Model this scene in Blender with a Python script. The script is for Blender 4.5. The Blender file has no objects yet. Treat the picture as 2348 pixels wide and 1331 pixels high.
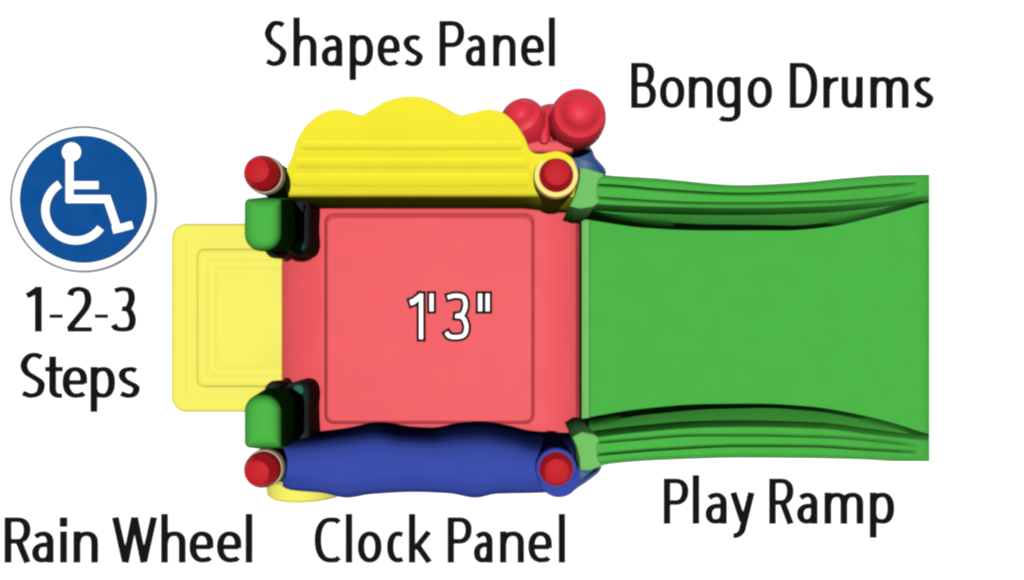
import bpy, bmesh, math
from mathutils import Vector

sc = bpy.context.scene
COL = sc.collection
S = 0.002            # metres on the ground per photograph pixel
H = 3.2              # camera height
CX, CY = 1174.0, 737.0   # the picture point straight below the lens


def P(px, py, z=0.0):
    """Place a point of known height z where the photograph shows it."""
    k = (H - z) / H * S
    return Vector(((px - CX) * k, (CY - py) * k, z))


# ---------------------------------------------------------------- materials
def plastic(name, rgb, rough=0.5, spec=0.25, mottle=0.05, bump=0.06, scale=9.0):
    m = bpy.data.materials.new(name)
    m.use_nodes = True
    nt = m.node_tree
    b = nt.nodes["Principled BSDF"]
    b.inputs["Roughness"].default_value = rough
    b.inputs["Specular IOR Level"].default_value = spec
    tc = nt.nodes.new("ShaderNodeTexCoord")
    n1 = nt.nodes.new("ShaderNodeTexNoise")
    n1.inputs["Scale"].default_value = scale
    n1.inputs["Detail"].default_value = 5
    nt.links.new(tc.outputs["Object"], n1.inputs["Vector"])
    mix = nt.nodes.new("ShaderNodeMix")
    mix.data_type = "RGBA"
    lo = [c * (1 - mottle) for c in rgb]
    hi = [min(1, c * (1 + mottle) + mottle * 0.06) for c in rgb]
    mix.inputs[6].default_value = (*lo, 1)
    mix.inputs[7].default_value = (*hi, 1)
    nt.links.new(n1.outputs["Fac"], mix.inputs[0])
    nt.links.new(mix.outputs[2], b.inputs["Base Color"])
    n2 = nt.nodes.new("ShaderNodeTexNoise")
    n2.inputs["Scale"].default_value = 260
    nt.links.new(tc.outputs["Object"], n2.inputs["Vector"])
    bp = nt.nodes.new("ShaderNodeBump")
    bp.inputs["Strength"].default_value = bump
    bp.inputs["Distance"].default_value = 0.004
    nt.links.new(n2.outputs["Fac"], bp.inputs["Height"])
    nt.links.new(bp.outputs["Normal"], b.inputs["Normal"])
    return m


M = dict(
    ground=plastic("white_ground", (0.86, 0.86, 0.86), 0.9, 0.0, 0.01, 0.02, 3),
    ink=plastic("black_ink", (0.006, 0.006, 0.006), 1.0, 0.0, 0.0, 0.0),
    white=plastic("white_paint", (0.84, 0.85, 0.86), 0.8, 0.05, 0.01, 0.02),
    grey=plastic("grey_edge", (0.17, 0.18, 0.22), 0.8, 0.05),
    signblue=plastic("sign_blue", (0.0006, 0.055, 0.215), 0.7, 0.0, 0.12),
    red=plastic("red_plastic", (0.60, 0.070, 0.080), 0.55, 0.10),
    postred=plastic("dark_red_plastic", (0.40, 0.008, 0.014), 0.55, 0.06),
    drumred=plastic("drum_red_plastic", (0.56, 0.022, 0.040), 0.5, 0.14),
    yellow=plastic("yellow_plastic", (0.80, 0.71, 0.030), 0.6, 0.0, 0.03),
    paleyellow=plastic("pale_yellow_plastic", (0.65, 0.61, 0.095), 0.6, 0.03, 0.03),
    green=plastic("green_plastic", (0.052, 0.325, 0.045), 0.6, 0.0),
    palegreen=plastic("pale_green_plastic", (0.125, 0.38, 0.095), 0.6, 0.0),
    blue=plastic("blue_plastic", (0.030, 0.052, 0.285), 0.5, 0.0),
    bracketblue=plastic("dull_blue_plastic", (0.012, 0.05, 0.16), 0.5, 0.3),
    softyellow=plastic("soft_yellow_plastic", (0.72, 0.58, 0.16), 0.55, 0.12, 0.03),
    tealgreen=plastic("teal_glint", (0.02, 0.11, 0.07), 0.5, 0.0),
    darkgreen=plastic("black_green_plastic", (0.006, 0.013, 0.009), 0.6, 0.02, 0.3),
    cream=plastic("cream_plastic", (0.55, 0.48, 0.30), 0.6, 0.2),
)


# ---------------------------------------------------------------- helpers
def obj(name, bm, mat, parent=None, label=None, sharp=38):
    bmesh.ops.recalc_face_normals(bm, faces=bm.faces)
    me = bpy.data.meshes.new(name)
    bm.to_mesh(me)
    bm.free()
    me.materials.append(mat)
    me.shade_smooth()
    me.set_sharp_from_angle(angle=math.radians(sharp))
    o = bpy.data.objects.new(name, me)
    COL.objects.link(o)
    if parent is not None:
        o.parent = parent
    if label:
        o["label"] = label
    return o


def tag(o, label, cat, group=None):
    o["label"] = label
    o["category"] = cat
    if group:
        o["group"] = group
    return o


def loft(rings, cap_first=False, cap_last=True, closed=True, bm=None):
    """Bridge successive rings (equal counts of world points)."""
    bm = bm or bmesh.new()
    vs = [[bm.verts.new(p) for p in r] for r in rings]
    n = len(rings[0])
    for a, b in zip(vs, vs[1:]):
        for i in range(n if closed else n - 1):
            j = (i + 1) % n
            bm.faces.new((a[i], a[j], b[j], b[i]))
    if cap_first:
        bm.faces.new(vs[0])
    if cap_last:
        bm.faces.new(vs[-1])
    return bm


def rr(x0, y0, x1, y1, r, n=8):
    """Rounded rectangle outline in photograph pixels; r one radius or (tl, tr, br, bl)."""
    rs = (r,) * 4 if not isinstance(r, (tuple, list)) else r
    pts = []
    for (cx, cy, a0), q in zip(((x0, y0, 180), (x1, y0, 270), (x1, y1, 0), (x0, y1, 90)), rs):
        ox = cx + (q if cx == x0 else -q)
        oy = cy + (q if cy == y0 else -q)
        for k in range(n + 1):
            a = math.radians(a0 + 90 * k / n)
            pts.append((ox + q * math.cos(a), oy + q * math.sin(a)))
    return pts


def lift(pts, z):
    return [P(x, y, z) for x, y in pts]


def drop(ring, z):
    """The same outline straight below, at height z."""
    return [Vector((p.x, p.y, z)) for p in ring]


def catmull(pts, n=10, closed=False):
    out = []
    m = len(pts)
    rng = range(m) if closed else range(m - 1)
    for i in rng:
        if closed:
            p0, p1, p2, p3 = pts[i - 1], pts[i], pts[(i + 1) % m], pts[(i + 2) % m]
        else:
            p1, p2 = pts[i], pts[i + 1]
            p0 = pts[i - 1] if i else tuple(2 * a - b for a, b in zip(p1, p2))
            p3 = pts[i + 2] if i + 2 < m else tuple(2 * b - a for a, b in zip(p1, p2))
        for k in range(n):
            t = k / n
            out.append(tuple(0.5 * (2 * b + (c - a) * t + (2 * a - 5 * b + 4 * c - d) * t * t
                                    + (3 * b - a - 3 * c + d) * t ** 3)
                             for a, b, c, d in zip(p0, p1, p2, p3)))
    if not closed:
        out.append(pts[-1])
    return out


def fn(table):
    """Smooth function through (x, y) pairs (monotone cubic)."""
    xs = [t[0] for t in table]
    ys = [t[1] for t in table]
    d = [(ys[i + 1] - ys[i]) / (xs[i + 1] - xs[i]) for i in range(len(xs) - 1)]
    m = [d[0]] + [0 if d[i] * d[i + 1] <= 0 else 2 * d[i] * d[i + 1] / (d[i] + d[i + 1])
                  for i in range(len(d) - 1)] + [d[-1]]

    def f(x):
        if x <= xs[0]:
            return ys[0]
        if x >= xs[-1]:
            return ys[-1]
        i = max(k for k in range(len(xs)) if xs[k] <= x)
        i = min(i, len(xs) - 2)
        h = xs[i + 1] - xs[i]
        t = (x - xs[i]) / h
        return ((1 + 2 * t) * (1 - t) ** 2 * ys[i] + t * (1 - t) ** 2 * h * m[i]
                + t * t * (3 - 2 * t) * ys[i + 1] + t * t * (t - 1) * h * m[i + 1])
    return f


def inset(pts, d):
    """Move a closed outline (pixels) inward by d."""
    n = len(pts)
    area = sum(pts[i][0] * pts[(i + 1) % n][1] - pts[(i + 1) % n][0] * pts[i][1] for i in range(n))
    s = 1 if area > 0 else -1
    out = []
    for i in range(n):
        a, b = pts[i - 1], pts[(i + 1) % n]
        tx, ty = b[0] - a[0], b[1] - a[1]
        l = math.hypot(tx, ty) or 1
        out.append((pts[i][0] - s * ty / l * d, pts[i][1] + s * tx / l * d))
    return out


def lathe(center, prof, n=32, axis=None, squash=(1, 1)):
    """Turn a profile of (radius m, height m) about an axis through center."""
    bm = bmesh.new()
    axis = Vector(axis or (0, 0, 1)).normalized()
    q = Vector((0, 0, 1)).rotation_difference(axis)
    rings = []
    for r, h in prof:
        rings.append([Vector(center) + q @ Vector((r * squash[0] * math.cos(2 * math.pi * k / n),
                                                   r * squash[1] * math.sin(2 * math.pi * k / n), h))
                      for k in range(n)])
    return loft(rings, cap_first=True, cap_last=True, bm=bm)


# ---------------------------------------------------------------- lettering
class Pen:
    def __init__(self, wx=15.4, wy=11.2, z0=0.004):
        self.bm = bmesh.new()
        self.wx, self.wy, self.z = wx, wy, z0
        self.grow = 0.0

    def stroke(self, pts, closed=False, wx=None, wy=None):
        wx = (wx or self.wx) / 2 + self.grow
        wy = (wy or self.wy) / 2 + self.grow
        pts = [p for i, p in enumerate(pts) if i == 0 or math.dist(p, pts[i - 1]) > 0.05]
        n = len(pts)
        g = self.grow
        if g and not closed:                      # lengthen open ends by the outline width
            def ext(a, b):
                l = math.dist(a, b) or 1
                return (a[0] + (a[0] - b[0]) / l * g, a[1] + (a[1] - b[1]) / l * g)
            pts = [ext(pts[0], pts[1])] + list(pts[1:-1]) + [ext(pts[-1], pts[-2])]
        L, R = [], []
        for i in range(n):
            def nrm(a, b):
                l = math.dist(a, b) or 1
                return (-(b[1] - a[1]) / l, (b[0] - a[0]) / l)
            if closed:
                n1, n2 = nrm(pts[i - 1], pts[i]), nrm(pts[i], pts[(i + 1) % n])
            else:
                n1 = nrm(pts[max(i - 1, 0)], pts[max(i, 1)])
                n2 = nrm(pts[min(i, n - 2)], pts[min(i + 1, n - 1)])
            m = (n1[0] + n2[0], n1[1] + n2[1])
            l = math.hypot(*m) or 1
            m = (m[0] / l, m[1] / l)
            k = min(1.8, 1 / max(0.3, m[0] * n1[0] + m[1] * n1[1]))
            ox, oy = m[0] * wx * k, m[1] * wy * k
            L.append((pts[i][0] + ox, pts[i][1] + oy))
            R.append((pts[i][0] - ox, pts[i][1] - oy))
        a = [self.bm.verts.new(P(x, y, self.z)) for x, y in L]
        b = [self.bm.verts.new(P(x, y, self.z)) for x, y in R]
        for i in range(n if closed else n - 1):
            j = (i + 1) % n
            self.bm.faces.new((a[i], a[j], b[j], b[i]))
        self.z += 0.00004

    def dot(self, cx, cy, r, n=28):
        self.bm.faces.new([self.bm.verts.new(P(cx + r * math.cos(2 * math.pi * k / n),
                                               cy + r * math.sin(2 * math.pi * k / n), self.z)) for k in range(n)])
        self.z += 0.00004


def q(x0, y0, x1, y1, vert_first, n=8, e=2.25):
    """Quarter superellipse from (x0,y0) to (x1,y1); leaves vertically or horizontally."""
    out = []
    for k in range(n + 1):
        t = math.pi / 2 * k / n
        s, c = math.sin(t) ** (2 / e), math.cos(t) ** (2 / e)
        if vert_first:
            out.append((x1 + (x0 - x1) * c, y0 + (y1 - y0) * s))
        else:
            out.append((x0 + (x1 - x0) * s, y1 + (y0 - y1) * c))
    return out


def glyph(pen, ch, x0, x1, base):
    wx, wy = pen.wx, pen.wy
    L, R = x0 + wx / 2, x1 - wx / 2
    Mx = (L + R) / 2
    b, X, C = wy / 2, 72 - wy / 2, 104 - wy / 2

    def st(pts, closed=False, **k):
        pen.stroke([(x, base - y) for x, y in pts], closed, **k)

    def oval(lo, hi, l=L, r=R):
        m, mx = (lo + hi) / 2, (l + r) / 2
        return (q(l, m, mx, hi, True) + q(mx, hi, r, m, False)[1:]
                + q(r, m, mx, lo, True)[1:] + q(mx, lo, l, m, False)[1:-1])

    if ch == "o":
        st(oval(b, X), True)
    elif ch in "nh":
        st([(L, 0), (L, 72 if ch == "n" else 112)])
        st(q(L + 1, 45, Mx + 3, X, True) + q(Mx + 3, X, R, 46, False)[1:] + [(R, 0)])
    elif ch == "m":
        st([(L, 0), (L, 72)])
        st(q(L + 1, 48, (L + Mx) / 2 + 3, X, True) + q((L + Mx) / 2 + 3, X, Mx, 48, False)[1:] + [(Mx, 0)])
        st(q(Mx + 1, 48, (R + Mx) / 2 + 3, X, True) + q((R + Mx) / 2 + 3, X, R, 48, False)[1:] + [(R, 0)])
    elif ch == "r":
        st([(L, 0), (L, 72)])
        st(q(L + 1, 44, R + 6, X, True))
    elif ch == "u":
        st([(R, 0), (R, 72)])
        st([(L, 72), (L, 26)] + q(L, 26, Mx - 3, b, True) + q(Mx - 3, b, R - 1, 27, False)[1:])
    elif ch == "p":
        st([(L, -32), (L, 72)])
        st(q(L + 1, 50, Mx + 2, X, True) + q(Mx + 2, X, R, 36, False)[1:]
           + q(R, 36, Mx + 2, b, True)[1:] + q(Mx + 2, b, L + 1, 20, False)[1:])
    elif ch == "g":
        st([(R, 72), (R, -10)] + q(R, -10, Mx, -32 + b, True)[1:] + [(L + 6, -32 + b + 1), (L, -32 + b + 5)])
        st(q(R - 1, 50, Mx - 2, X, True) + q(Mx - 2, X, L, 36, False)[1:]
           + q(L, 36, Mx - 2, b, True)[1:] + q(Mx - 2, b, R - 1, 20, False)[1:])
    elif ch == "a":
        st([(R, 0), (R, 48)] + q(R, 48, Mx, X, True)[1:] + [(L + 9, X - 1.5), (L, X - 7)])
        st([(R, 41), (Mx + 4, 41)] + q(Mx + 4, 41, L, 23, False)[1:] + q(L, 23, Mx - 2, b, True)[1:]
           + q(Mx - 2, b, R - 1, 20, False)[1:])
    elif ch == "e":
        st([(L, 36), (R + 1, 36)])
        st([(R, 33), (R, 44)] + q(R, 44, Mx, X, True)[1:] + q(Mx, X, L, 36, False)[1:]
           + q(L, 36, Mx + 3, b, True)[1:] + [(R - 5, b + 1.5), (R, b + 6)])
    elif ch == "s":
        st(catmull([(R - 1, X - 4), (Mx + 5, X), (L + 6, X - 3), (L + 0.5, X - 14), (L + 6, X - 25), (Mx, X - 32),
                    (R - 5, X - 38), (R, b + 16), (R - 6, b + 3), (Mx - 3, b), (L - 2, b + 5)], 6))
    elif ch == "S":
        st(catmull([(R, C - 5), (Mx + 9, C), (Mx - 4, C - 0.5), (L + 5, C - 10), (L + 0.5, C - 25), (L + 7, C - 40),
                    (Mx, C - 49), (R - 5, C - 59), (R, b + 24), (R - 6, b + 6), (Mx - 4, b), (L - 2, b + 6)], 6))
    elif ch in "cC":
        T = X if ch == "c" else C
        m = (b + T) / 2
        e = 3 if ch == "c" else 8
        st([(R + 1, T - e * 0.8), (R - 6, T - 0.5)] + q(Mx + 4, T, L, m, False)[0:] + q(L, m, Mx + 4, b, True)[1:]
           + [(R - 6, b + 0.5), (R + 1, b + e * 0.8)])
    elif ch == "l":
        st([(Mx, 0), (Mx, 112)])
    elif ch == "i":
        st([(Mx, 0), (Mx, 72)])
        st([(Mx, 82), (Mx, 104)], wx=17)
    elif ch == "k":
        st([(L, 0), (L, 112)])
        st([(L + 4, 34), (L + 12, 38), (R - 1, 71)])
        st([(L + 12, 40), (R, 1)])
    elif ch == "t":
        st([(Mx - 3, 96), (Mx - 3, 22)] + q(Mx - 3, 22, R - 1, b, True)[1:] + [(R + 6, b)])
        st([(x0, X), (x1, X)])
    elif ch in "PR":
        st([(L, 0), (L, 104)])
        st([(L, C), (Mx, C)] + q(Mx, C, R, 76, False)[1:] + q(R, 76, Mx, 49, True)[1:] + [(L, 49)])
        if ch == "R":
            st([(Mx, 49), (Mx + 4, 46), (R + 1, 0)])
    elif ch == "B":
        st([(L, 0), (L, 104)])
        st([(L, C), (Mx, C)] + q(Mx, C, R - 4, 79, False)[1:] + q(R - 4, 79, Mx, 54, True)[1:] + [(L, 54)])
        st([(Mx, 54)] + q(Mx, 54, R, 30, False)[1:] + q(R, 30, Mx, b, True)[1:] + [(L, b)])
    elif ch == "D":
        st([(L, 0), (L, 104)])
        st([(L, C), (Mx - 4, C)] + q(Mx - 4, C, R, 53, False)[1:] + q(R, 53, Mx - 4, b, True)[1:] + [(L, b)])
    elif ch == "W":
        w = R - L
        a1, m, a2 = L + w * 0.26, Mx, R - w * 0.26
        st([(L, 104), (a1, 2)])
        st([(a1, 0), (m, 104)])
        st([(m, 104), (a2, 0)])
        st([(a2, 2), (R, 104)])
    elif ch == "y":
        st([(L, 72), (Mx + 1, 6)])
        st([(R, 72), (Mx + 1, -8)] + q(Mx + 1, -8, L + 4, -27, True, e=1.8)[1:] + [(L, -27)])
    elif ch == "1":
        st([(R, 0), (R, 104)])
        st([(L - 4, 83), (L + 4, 86), (R, 99)], wy=13)
    elif ch == "2":
        st(catmull([(L, C - 15), (L + 6, C - 4), (Mx, C), (R - 6, C - 6), (R - 1, C - 24), (R - 6, C - 43),
                    (Mx - 2, C - 66), (L + 3, b + 7), (L + 1, b)], 6))
        st([(L - 5, b), (x1, b)])
    elif ch == "3":
        st(catmull([(L, C - 4), (Mx - 4, C), (R - 7, C - 4), (R - 2, C - 22), (R - 9, C - 42), (Mx - 2, 53)], 6))
        st(catmull([(Mx - 4, 53), (R - 8, 49), (R, 29), (R - 5, 10), (Mx, b), (L + 4, b + 2), (L - 3, b + 11)], 6))
    elif ch == "-":
        st([(x0, 36), (x1, 36)], wy=9)
    elif ch == "'":
        st([(Mx, 64), (Mx, 104)], wx=min(pen.wx, 11))


def caption(name, label, letters, base):
    pen = Pen()
    for ch, a, b in letters:
        glyph(pen, ch, a, b, base)
    o = obj(name, pen.bm, M["ink"])
    tag(o, label, "lettering", "black lettering on the white ground")
    return o


caption("printed_words", "black lettering reading Shapes Panel, above the yellow scalloped panel",
        [("S", 606, 657), ("h", 672, 726), ("a", 737, 785), ("p", 801, 856), ("e", 865, 917), ("s", 924, 970),
         ("P", 1007, 1065), ("a", 1067, 1113), ("n", 1130, 1183), ("e", 1194, 1248), ("l", 1258, 1273)], 152)
caption("printed_words", "black lettering reading Bongo Drums, beside the red drums",
        [("B", 1447, 1505), ("o", 1513, 1570), ("n", 1579, 1635), ("g", 1644, 1699), ("o", 1714, 1771),
         ("D", 1811, 1875), ("r", 1888, 1925), ("u", 1930, 1979), ("m", 1996, 2084), ("s", 2096, 2141)], 248)
caption("printed_words", "black lettering reading Rain Wheel, below the pale yellow wheel edge",
        [("R", 10, 69), ("a", 73, 122), ("i", 136, 154), ("n", 168, 224), ("W", 256, 360), ("h", 369, 425),
         ("e", 434, 489), ("e", 497, 553), ("l", 562, 579)], 1291)
caption("printed_words", "black lettering reading Clock Panel, below the blue panel",
        [("C", 721, 784), ("l", 792, 808), ("o", 820, 875), ("c", 887, 930), ("k", 937, 992), ("P", 1026, 1082),
         ("a", 1086, 1130), ("n", 1146, 1202), ("e", 1211, 1266), ("l", 1280, 1297)], 1291)
caption("printed_words", "black lettering reading Play Ramp, below the green ramp",
        [("P", 1522, 1579), ("l", 1588, 1604), ("a", 1618, 1667), ("y", 1674, 1731), ("R", 1764, 1820),
         ("a", 1828, 1875), ("m", 1891, 1980), ("p", 1995, 2051)], 1202)
pen = Pen()
for ch, a, b in [("1", 57, 95), ("-", 113, 143), ("2", 152, 210), ("-", 217, 247), ("3", 255, 311)]:
    glyph(pen, ch, a, b, 761.5)
for ch, a, b in [("S", 46, 102), ("t", 103, 143), ("e", 143, 199), ("p", 207, 263), ("s", 271, 320)]:
    glyph(pen, ch, a, b, 913.5)
tag(obj("printed_words", pen.bm, M["ink"]),
    "black two-line lettering reading 1-2-3 Steps, below the round blue sign", "lettering",
    "black lettering on the white ground")

# ---------------------------------------------------------------- ground
bm = bmesh.new()
bmesh.ops.create_grid(bm, x_segments=4, y_segments=4, size=60)
g = obj("ground", bm, M["ground"])
g["kind"] = "structure"

# ---------------------------------------------------------------- round sign
SX, SY = 191.0, 457.5


def circ(r, n=72):
    return [(SX + r * math.cos(2 * math.pi * k / n), SY + r * math.sin(2 * math.pi * k / n)) for k in range(n)]


sign = bpy.data.objects.new("accessibility_sign", None)
sign.location = P(SX, SY, 0)
COL.objects.link(sign)
tag(sign, "round blue sign with white wheelchair user symbol, lying on white ground", "sign")


def under(o, parent):
    """Parent while keeping the world position the mesh was built at."""
    o.parent = parent
    o.location = -parent.location
    return o


under(obj("rim", loft([lift(circ(168.5), 0.001), lift(circ(168.5), 0.006), lift(circ(159), 0.006)], cap_last=False),
          M["grey"]), sign)
under(obj("border", loft([lift(circ(163), 0.001), lift(circ(163), 0.009), lift(circ(140), 0.009)], cap_last=False),
          M["white"]), sign)
under(obj("face", loft([lift(circ(146), 0.001), lift(circ(146), 0.012), lift(circ(145), 0.013)]), M["signblue"]), sign)
pen = Pen(18.2, 18.2, 0.0165)
pen.dot(164, 349, 22)
pen.stroke([(159.5, 360), (159.5, 464)])
pen.stroke([(154, 425), (226, 425)], wy=17.5)
pen.stroke([(152, 457), (246, 457), (269, 524)])
pen.stroke([(258, 528), (304, 516)], wy=17.5)
pen.stroke([(174 + 70 * math.cos(math.radians(a)), 482 + 70 * math.sin(math.radians(a)))
            for a in [36 + (238 - 36) * k / 40 for k in range(41)]])
under(obj("wheelchair_symbol", pen.bm, M["white"]), sign)

# ---------------------------------------------------------------- the play structure
play = bpy.data.objects.new("play_structure", None)
COL.objects.link(play)
tag(play, "toddler play structure with red deck, green ramp and yellow steps, on white ground",
    "playset")

# deck: bullnosed tray with a V groove round its tread
ZD = 0.38
rings = []
for x0, y0, x1, y1, r, z in [(660, 440, 1316, 1040, 30, 0.06), (644, 440, 1332, 1040, 30, 0.21),
                             (645, 440, 1331, 1040, 30, 0.250), (651, 442, 1329, 1038, 30, 0.279),
                             (662, 444, 1326, 1036, 30, 0.307), (680, 448, 1320, 1032, 28, 0.333),
                             (706, 458, 1302, 1010, 26, 0.357), (733, 482, 1250, 984, 22, 0.3755),
                             (744, 489, 1226, 973, 20, 0.378), (748, 495, 1222, 969, 18, ZD - 0.014),
                             (752, 501, 1218, 965, 17, ZD)]:
    rings.append(lift(rr(x0, y0, x1, y1, r), z))
deck = obj("deck", loft(rings, cap_first=True), M["red"], play, sharp=25)


def marking(grow, z):
    pen = Pen(9, 9, z)
    pen.grow = grow
    glyph(pen, "1", 940, 970, 778)
    glyph(pen, "'", 984, 995, 778)
    glyph(pen, "3", 1022, 1074, 778)
    glyph(pen, "'", 1095, 1107, 778)
    glyph(pen, "'", 1112, 1124, 778)
    return pen.bm


obj("height_outline", marking(6.0, ZD + 0.003), M["ink"], deck, "dark outline of the height figures")
obj("height_figures", marking(0.0, ZD + 0.0075), M["white"], deck, "white figures reading 1'3\"")

# shapes panel: a thick scalloped board leaning outwards above the deck edge
ZB, ZT = 0.65, 0.90


out = [(668, 450), (657, 446), (652, 436), (651, 420), (653, 398), (660, 378), (671, 350), (681, 318), (700, 288), (728, 264), (760, 251), (792, 252),
       (826, 263), (852, 250), (880, 233), (912, 223), (945, 220), (980, 226), (1015, 242), (1052, 262), (1085, 257), (1120, 250),
       (1152, 257), (1180, 280), (1202, 312), (1217, 345), (1240, 352), (1280, 346), (1312, 362), (1325, 392), (1319, 422),
       (1303, 441), (1278, 449), (1240, 450), (1190, 450), (1100, 450), (1000, 450), (880, 450), (780, 450), (715, 450), (690, 450)]
sm = catmull(out, 6, True)
A0, A1 = P(900, 450, ZB), P(900, 225, ZT)
nrm = (A1 - A0).cross(Vector((1, 0, 0))).normalized()
if nrm.z < 0:
    nrm.negate()
EYE = Vector((0, 0, H))


def onpanel(pts, h):
    """Points of the leaning board's plane, raised by h along its normal."""
    res = []
    for x, y in pts:
        d = P(x, y, 0) - EYE
        t = (A0 - EYE).dot(nrm) / d.dot(nrm)
        res.append(EYE + d * t + nrm * h)
    return res


def below(pts, dz):
    return [p - Vector((0, 0, dz)) for p in onpanel(pts, 0)]


face_rings = [below(inset(sm, 8), 0.070), below(inset(sm, 1), 0.055), below(sm, 0.045), below(sm, 0.007), onpanel(inset(sm, 3), 0.0),
              onpanel(inset(sm, 7), 0.0012)]
shapes = obj("shapes_panel", loft(face_rings, cap_first=True), M["yellow"], play, sharp=50)
# rib mouldings pressed into the face
bm = bmesh.new()
for x0, y0, x1, y1 in [(690, 322, 1200, 344), (676, 360, 1212, 386), (668, 396, 1216, 428)]:
    loft([onpanel(rr(x0, y0, x1, y1, 9.5), -0.004), onpanel(rr(x0 + 1, y0 + 1, x1 - 1, y1 - 1, 9), 0.0022),
          onpanel(rr(x0 + 6, y0 + 6, x1 - 6, y1 - 6, 5), 0.0040)], bm=bm)
obj("moulded_rib", bm, M["yellow"], shapes, sharp=60)
# skirt that stands on the deck edge
prof = [(451.5, 0.640), (465, 0.52), (478, 0.372), (500, 0.10), (420, 0.10), (420, 0.50), (434, 0.59)]
bm = loft([[P(x, y + (b if 0 < i < 4 else 0), z) for i, (y, z) in enumerate(prof)]
           for x, b in ((662, 0), (800, 0), (950, 0), (1100, 0), (1200, 0), (1235, 4), (1262, 8), (1295, 9), (1322, 8))], True, True)
obj("skirt", bm, M["yellow"], shapes, sharp=50)

# clock panel: rolled wavy moulding standing on the other deck edge
yi = fn([(640, 992), (720, 990), (790, 982), (870, 968), (940, 978), (990, 980), (1050, 970), (1100, 966), (1160, 974),
         (1220, 988), (1300, 994)])
yt = fn([(640, 1030), (700, 1024), (780, 1012), (860, 1004), (930, 1014), (990, 1016), (1050, 1008), (1100, 1006), (1180, 1018),
         (1230, 1034), (1300, 1040)])
yo = fn([(640, 1112), (665, 1124), (740, 1131), (795, 1142), (850, 1134), (950, 1129), (1030, 1132), (1090, 1142), (1140, 1133),
         (1230, 1131), (1290, 1128), (1320, 1116)])
rings = []
for k in range(67):
    x = 648 + (1316 - 648) * k / 66
    t = min(1, (x - 648) / 14, (1316 - x) / 14)
    e = 0.03 * (1 - math.sqrt(max(0, 1 - (1 - t) ** 2)))
    lob = math.exp(-((x - 800) / 75) ** 2) + math.exp(-((x - 1092) / 75) ** 2)
    zt = 0.735 - e + 0.012 * lob
    i, tt, o = yi(x), yt(x), yo(x)
    m = (tt + o) / 2
    of = CY + (o - CY) * (H - zt + 0.10) / (H - 0.08)
    om = CY + (o - CY) * (H - zt + 0.10) / (H - 0.45)
    pr = [(i, 0.372), ((2 * i + tt) / 3 - 1, 0.49), ((i + 2 * tt) / 3 - 2, 0.60), (tt - 4, 0.67), (tt + 6, 0.70), (tt + 20, zt - 0.018), (m - 10, zt - 0.003),
          (m + 12, zt), (o - 28, zt - 0.013), (o - 12, zt - 0.032), (o - 4, zt - 0.05), (o, zt - 0.10), (om, 0.45), (of, 0.08),
          (i + 2, 0.08)]
    rings.append([P(x, y, z) for y, z in pr])
clock = obj("clock_panel", loft(rings, True, True), M["blue"], play, sharp=180)
obj("post_socket", lathe(P(1278, 1081, 0.645), [(0.05, -0.16), (0.060, -0.08), (0.074, 0.0), (0.076, 0.07), (0.073, 0.09), (0.060, 0.097)], 36),
    M["blue"], clock)


# posts
def post(px, py, r, ztop, collar, cr, cz, shaft=0.55):
    c = P(px, py, ztop)
    k = S * (H - ztop) / H
    R = r * k
    sh = obj("post", lathe((c.x, c.y, 0), [(R * shaft, 0.0), (R * shaft, ztop - 0.04)], 28), M["postred"], play)
    obj("cap", lathe((c.x, c.y, ztop), [(R * 0.85, -0.075), (R, -0.07), (R, -0.046), (R * 0.92, -0.035), (R * 0.80, -0.020),
                                        (R * 0.66, -0.003), (R * 0.60, -0.001), (R * 0.1, 0)], 32), M["postred"], sh, sharp=28)
    cc = (c.x, c.y, cz)
    Rc = cr * S * (H - cz) / H
    obj("collar", lathe(cc, [(Rc * 0.6, -0.032), (Rc, -0.028), (Rc, -0.012), (Rc * 0.95, 0), (Rc * 0.72, 0.004)], 32), collar, sh)
    return sh


post(589, 391, 42, 0.84, M["cream"], 44.5, 0.775)
post(589, 1085, 42, 0.84, M["cream"], 44.5, 0.775)
post(1277, 397, 43, 0.785, M["softyellow"], 52, 0.745, 0.36)
post(1277, 1081, 43, 0.795, M["blue"], 48, 0.757, 0.4)


# green entry panels with hand holds, steep inner side down to the deck
def entry(top, base, flip):
    """Lobed top with upright sides; the foot narrows slightly into the deck edge."""
    rt = (12, 12, 40, 40) if not flip else (40, 40, 12, 12)
    rb = (8, 8, 28, 22) if not flip else (22, 28, 8, 8)
    zt_ = 0.775
    ra, rbt = rr(*top, rt), rr(*base, rb)

    def blend(z):
        f = (zt_ - z) / (zt_ - ZD)
        return [P(a[0] + (b[0] - a[0]) * f, a[1] + (b[1] - a[1]) * f, z) for a, b in zip(ra, rbt)]
    foot = [Vector((p.x, p.y, 0.05)) for p in blend(ZD - 0.01)]
    rings = [foot, blend(ZD - 0.01), blend(0.50), blend(0.65), blend(zt_ - 0.006), lift(ra, zt_)]
    x0, y0, x1, y1 = top
    for d, dz in ((1.0, 0.790), (4, 0.808), (9, 0.821), (16, 0.832), (26, 0.839), (36, 0.841)):
        q_ = [max(4, v - d) for v in rt]
        rings.append(lift(rr(x0 + d, y0 + d * 0.8, x1 - d, y1 - d * 0.8, q_), dz))
    return obj("entry_panel", loft(rings, True, True), M["green"], play, sharp=60)


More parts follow.
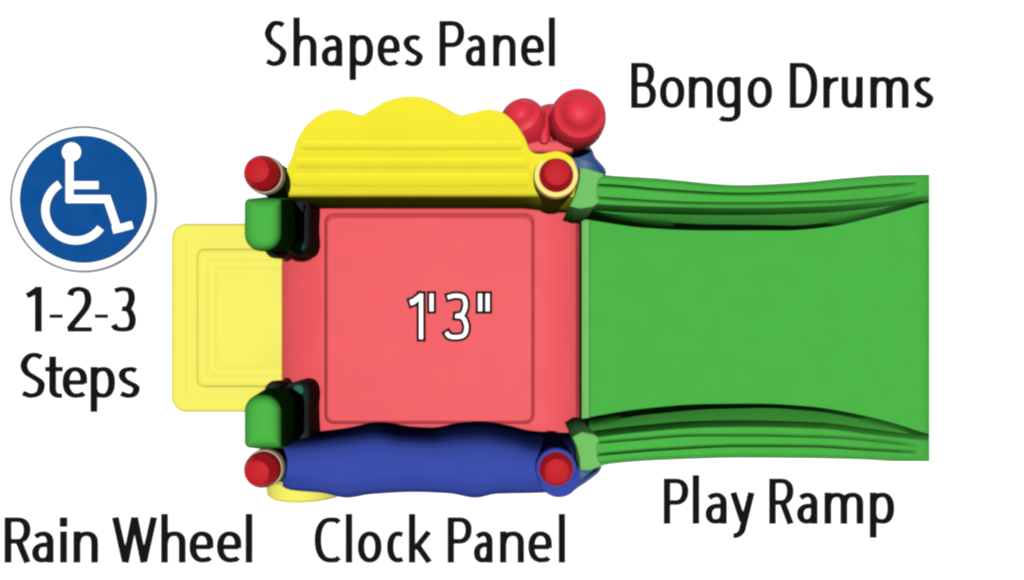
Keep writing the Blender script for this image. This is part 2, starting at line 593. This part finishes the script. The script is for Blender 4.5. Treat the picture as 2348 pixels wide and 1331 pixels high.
def dark_mass(pts, side_lump, glint):
    """Near-black lumpy mass added along the inner side of an entry panel."""
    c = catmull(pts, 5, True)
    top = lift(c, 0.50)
    o = obj("dark_lump", loft([drop(top, 0.36), top, lift(inset(c, 3), 0.516), lift(inset(c, 9), 0.532), lift(inset(c, 17), 0.541)], True, True), M["darkgreen"], play, sharp=60)
    k = P(*side_lump, 0.47)
    obj("side_lump", lathe((k.x, k.y, 0.47), [(0.030, -0.09), (0.034, -0.02), (0.028, 0.012), (0.016, 0.026), (0.004, 0.030)], 24), M["darkgreen"], o)
    b_ = P(*glint, 0.54)
    obj("painted_glint", lathe((b_.x, b_.y, 0.54), [(0.022, -0.02), (0.023, 0.0), (0.018, 0.012), (0.006, 0.018)], 24), M["tealgreen"], o)  # teal dome stands in for a highlight, put into the colour


entry((561, 456, 649, 577), (606, 452, 694, 578), False)
entry((561, 904, 649, 1027), (606, 884, 694, 1032), True)
dark_mass([(650, 456), (702, 454), (713, 470), (712, 520), (714, 556), (706, 578), (686, 586), (664, 580), (650, 562), (646, 510)], (626, 572), (688, 564))
dark_mass([(650, 1030), (702, 1030), (713, 1004), (712, 940), (714, 906), (706, 882), (686, 874), (666, 880), (650, 898), (646, 950)], (626, 894), (686, 894))
for y in (391, 1085):
    c = P(589, y, 0.8)
    obj("clamp", lathe((c.x, c.y, 0.46), [(0.064, -0.12), (0.066, 0.0), (0.064, 0.26), (0.056, 0.275)], 28), M["green"], play)

# ramp
zr = lambda x: 0.366 + (0.050 - 0.366) * max(0, min(1, (x - 1352) / (2126 - 1352)))
rings = []
for x, d in [(1338, 0.0), (1348, 0.0), (1360, 0.001)] + [(1380 + k * 40, 0) for k in range(19)] + [(2112, 0.001), (2120, 0.006), (2127, 0.018), (2131, 0.036)]:
    z = zr(x) - d
    rings.append([P(x, 440, z), P(x, 600, z), P(x, 740, z), P(x, 880, z), P(x, 1030, z),
                  P(x, 1030, max(0.0, z - 0.03)), P(x, 440, max(0.0, z - 0.03))])
ramp = obj("ramp", loft(rings, True, True), M["green"], play, sharp=40)
obj("flange", loft([[P(1334, y, 0.34), P(1334, y, 0.372), P(1338, y, 0.376), P(1350, y, 0.376), P(1354, y, 0.367), P(1354, y, 0.34)]
                    for y in (505, 700, 960)], True, True), M["palegreen"], ramp)

zt = fn([(1318, 0.72), (1400, 0.71), (1550, 0.68), (1700, 0.62), (1950, 0.46), (2131, 0.26)])


def rail(o, g1, g2, t, b, sgn):
    """Moulded side rail: outer edge o, two grooves, inner top edge t, inner foot b (functions of x)."""
    rings = []
    xs = [1350, 1362, 1376, 1392] + [1410 + 24 * k for k in range(29)] + [2100, 2114, 2124, 2131]
    for x in xs:
        z = zt(x)
        if x > 2105:
            z -= 0.025 * ((x - 2105) / 26) ** 2
        G = 0.022 if 1370 < x < 2100 else 0.0
        O, A, B, T, F = o(x), g1(x), g2(x), t(x), b(x)
        zf = zr(x)
        dz = z - zf
        wt = (CY - T) * (H - z) / H                # true offsets of the top edge and the foot
        wf = (CY - F) * (H - zf) / H
        z1 = z - 0.022 - 0.29 * dz
        run = max(0.0, (wt - wf) * sgn)
        z2 = max(zf + 0.12 * dz, z1 - 2.25 * run * S)
        px = lambda w_, z_: CY - w_ * H / (H - z_)
        pr = [(O + 1 * sgn, max(0.0, zf - 0.04)), (O, z - 0.05), (O + 2 * sgn, z - 0.016), (O + 9 * sgn, z - 0.003), (A - 4 * sgn, z),
              (A, z - G), (A + 4 * sgn, z), (B - 4 * sgn, z - 0.002), (B, z - 0.002 - G * 0.75), (B + 4 * sgn, z - 0.004),
              (T - 4 * sgn, z - 0.008), (T, z - 0.022), (px(wt, z1), z1), (px((wt + wf) / 2, (z1 + z2) / 2), (z1 + z2) / 2 + 0.004),
              (px(wf, z2), z2), (F, zf - 0.012), (F, max(0.0, zf - 0.04))]
        rings.append([P(x, y, zz) for y, zz in pr])
    return obj("side_rail", loft(rings, True, True), M["green"], ramp, sharp=22)


rail(fn([(1335, 392), (1400, 403), (1500, 409), (1700, 425), (1820, 420), (1950, 408), (2040, 402), (2131, 401)]),
     fn([(1335, 424), (1420, 428), (1520, 437), (1700, 446), (1860, 440), (1980, 430), (2131, 420)]),
     fn([(1335, 452), (1450, 460), (1600, 467), (1700, 468), (1900, 464), (2020, 456), (2131, 438)]),
     fn([(1335, 470), (1450, 476), (1600, 480), (1700, 481), (1880, 477), (2000, 468), (2131, 452)]),
     fn([(1335, 500), (1400, 511), (1500, 524), (1640, 530), (1800, 530), (1900, 522), (2000, 500), (2070, 482), (2131, 464)]), 1)
rail(fn([(1335, 1078), (1400, 1064), (1500, 1056), (1700, 1050), (1850, 1051), (1980, 1054), (2060, 1058), (2131, 1058)]),
     fn([(1335, 1046), (1420, 1038), (1520, 1030), (1700, 1022), (1860, 1023), (1980, 1030), (2131, 1038)]),
     fn([(1335, 1018), (1450, 1008), (1600, 998), (1700, 998), (1900, 1002), (2020, 1012), (2131, 1026)]),
     fn([(1335, 1004), (1450, 990), (1600, 978), (1700, 976), (1880, 980), (2000, 994), (2131, 1008)]),
     fn([(1335, 962), (1400, 950), (1500, 936), (1640, 926), (1740, 925), (1860, 932), (1960, 948), (2050, 970), (2131, 996)]), -1)


def end_block(pts):
    top = lift(pts, 0.712)
    rings = [drop(top, 0.385), top, lift(inset(pts, 2), 0.718), lift(inset(pts, 4), 0.719)]
    return obj("end_block", loft(rings, True, True), M["palegreen"], ramp, sharp=60)  # paler than the rail: a highlight put into the colour


end_block([(1330, 384), (1352, 388), (1386, 400), (1375, 412), (1370, 424), (1370, 452), (1376, 465), (1358, 476), (1330, 480), (1306, 474), (1318, 448), (1328, 414)])
end_block([(1330, 1078), (1328, 1050), (1322, 1024), (1312, 1002), (1334, 990), (1362, 996), (1376, 1006), (1370, 1020), (1370, 1048), (1376, 1060), (1384, 1068), (1352, 1080)])

# steps
def slab(x0, y0, x1, y1, rad, z0, z1, marks):
    """Rotomoulded slab: upright sides, soft edge, fine moulded outlines at the given insets."""
    def ring(d, z):
        return lift(rr(x0 + d, y0 + d, x1, y1 - d, max(4, rad - d)), z)
    edge = ring(0, z1 - 0.016)
    rs = [drop(edge, z0), edge, ring(2, z1 - 0.007), ring(6, z1 - 0.002), ring(12, z1)]
    for d in marks:
        rs += [ring(d - 3, z1), ring(d, z1 - 0.0029), ring(d + 3, z1)]
    return loft(rs, True, True)


steps = obj("steps", slab(394, 513, 700, 945, 34, 0.0, 0.128, (34,)), M["paleyellow"], play, sharp=50)
obj("tread", slab(451, 571, 700, 888, 18, 0.10, 0.255, (26, 44)), M["paleyellow"], steps, sharp=50)

# bongo drums
bongo = bpy.data.objects.new("bongo_drums", None)
COL.objects.link(bongo)
bongo.parent = play


def drum(px, py, z, r, axis, h):
    prof = [(0.55, -1.0), (0.60, -0.8), (0.72, -0.5), (0.90, -0.24), (1.0, -0.10), (1.0, -0.045), (0.95, -0.01), (0.86, 0.012),
            (0.72, 0.02), (0.62, 0.028), (0.56, 0.045), (0.38, 0.062), (0.12, 0.068)]
    return obj("drum", lathe(P(px, py, z), [(a * r, b * h if b < -0.2 else b * 0.9) for a, b in prof], 40, axis), M["drumred"], bongo)


drum(1328, 263, 0.56, 0.109, (0.03, 0.05, 1), 0.26)
drum(1194, 268, 0.50, 0.092, (-0.36, 0.40, 1), 0.24)
pts = catmull([(1214, 262), (1236, 246), (1262, 238), (1300, 246), (1330, 280), (1336, 330), (1310, 350), (1260, 352), (1218, 350), (1206, 310)], 5, True)
obj("yoke", loft([drop(lift(inset(pts, 4), 0.40), 0.30), drop(lift(pts, 0.40), 0.34), lift(pts, 0.40), lift(inset(pts, 8), 0.43), lift(inset(pts, 20), 0.445)], True, True),
    M["drumred"], bongo, sharp=60)
pts = rr(1205, 322, 1315, 352, 10)
obj("mounting_bar", loft([drop(lift(pts, 0.47), 0.36), lift(pts, 0.47), lift(inset(pts, 3), 0.485), lift(inset(pts, 8), 0.49)], True, True), M["red"], bongo, sharp=60)
obj("stem_spine", loft([lift(rr(1232, 258, 1264, 336, 14), 0.42), lift(rr(1236, 262, 1260, 334, 11), 0.485), lift(rr(1243, 270, 1253, 328, 4), 0.502)], True, True),
    M["drumred"], bongo, sharp=60).name = "spine"


# blue corner brackets by the ramp end
def bracket(pts, z):
    c = catmull(pts, 4, True)
    return obj("corner_bracket", loft([drop(lift(c, z - 0.03), 0.0), lift(c, z - 0.03), lift(inset(c, 4), z - 0.008), lift(inset(c, 10), z)], True, True),
               M["bracketblue"], play, sharp=60)


bracket([(1310, 345), (1352, 338), (1366, 362), (1388, 388), (1384, 404), (1340, 412), (1306, 390)], 0.34)
bracket([(1290, 1070), (1370, 1066), (1376, 1080), (1356, 1098), (1330, 1116), (1304, 1130), (1284, 1110)], 0.34)

# rain wheel: drum wheel on the outer side of the clock panel
wc = Vector((-0.865, -0.690, 0.245))
wheel = obj("rain_wheel", lathe(wc, [(0.08, -0.040), (0.150, -0.040), (0.162, -0.030), (0.166, 0.0), (0.162, 0.030), (0.150, 0.040),
                                     (0.135, 0.034), (0.06, 0.034)], 48, (0, -1, 0)), M["paleyellow"], play)
obj("hub", lathe(wc, [(0.05, -0.06), (0.05, 0.034), (0.045, 0.050), (0.02, 0.056)], 24, (0, -1, 0)), M["yellow"], wheel)

# ---------------------------------------------------------------- light
w = bpy.data.worlds.new("World")
sc.world = w
w.use_nodes = True
bg = w.node_tree.nodes["Background"]
bg.inputs[0].default_value = (1, 1, 1, 1)
bg.inputs[1].default_value = 0.055
sun = bpy.data.lights.new("overhead_lamp", "SUN")
sun.energy = 4.5
sun.angle = math.radians(1)
so = bpy.data.objects.new("overhead_lamp", sun)
COL.objects.link(so)
so.location = (0, 0, 8)
so.rotation_euler = (0, 0, 0)

# ---------------------------------------------------------------- camera
cam = bpy.data.cameras.new("Camera")
co = bpy.data.objects.new("Camera", cam)
COL.objects.link(co)
co.location = (0, 0, H)
cam.sensor_width = 36
cam.lens = 36 * H / (2348 * S)
cam.shift_y = (CY - 665.5) / 2348
cam.clip_end = 200
sc.camera = co

sc.view_settings.view_transform = "Standard"
sc.view_settings.look = "None"
sc.view_settings.exposure = 0
sc.view_settings.gamma = 1
sc.view_settings.use_curve_mapping = False
sc.cycles.pixel_filter_type = "BLACKMAN_HARRIS"
sc.cycles.filter_width = 2.5
sc.cycles.diffuse_bounces = 0
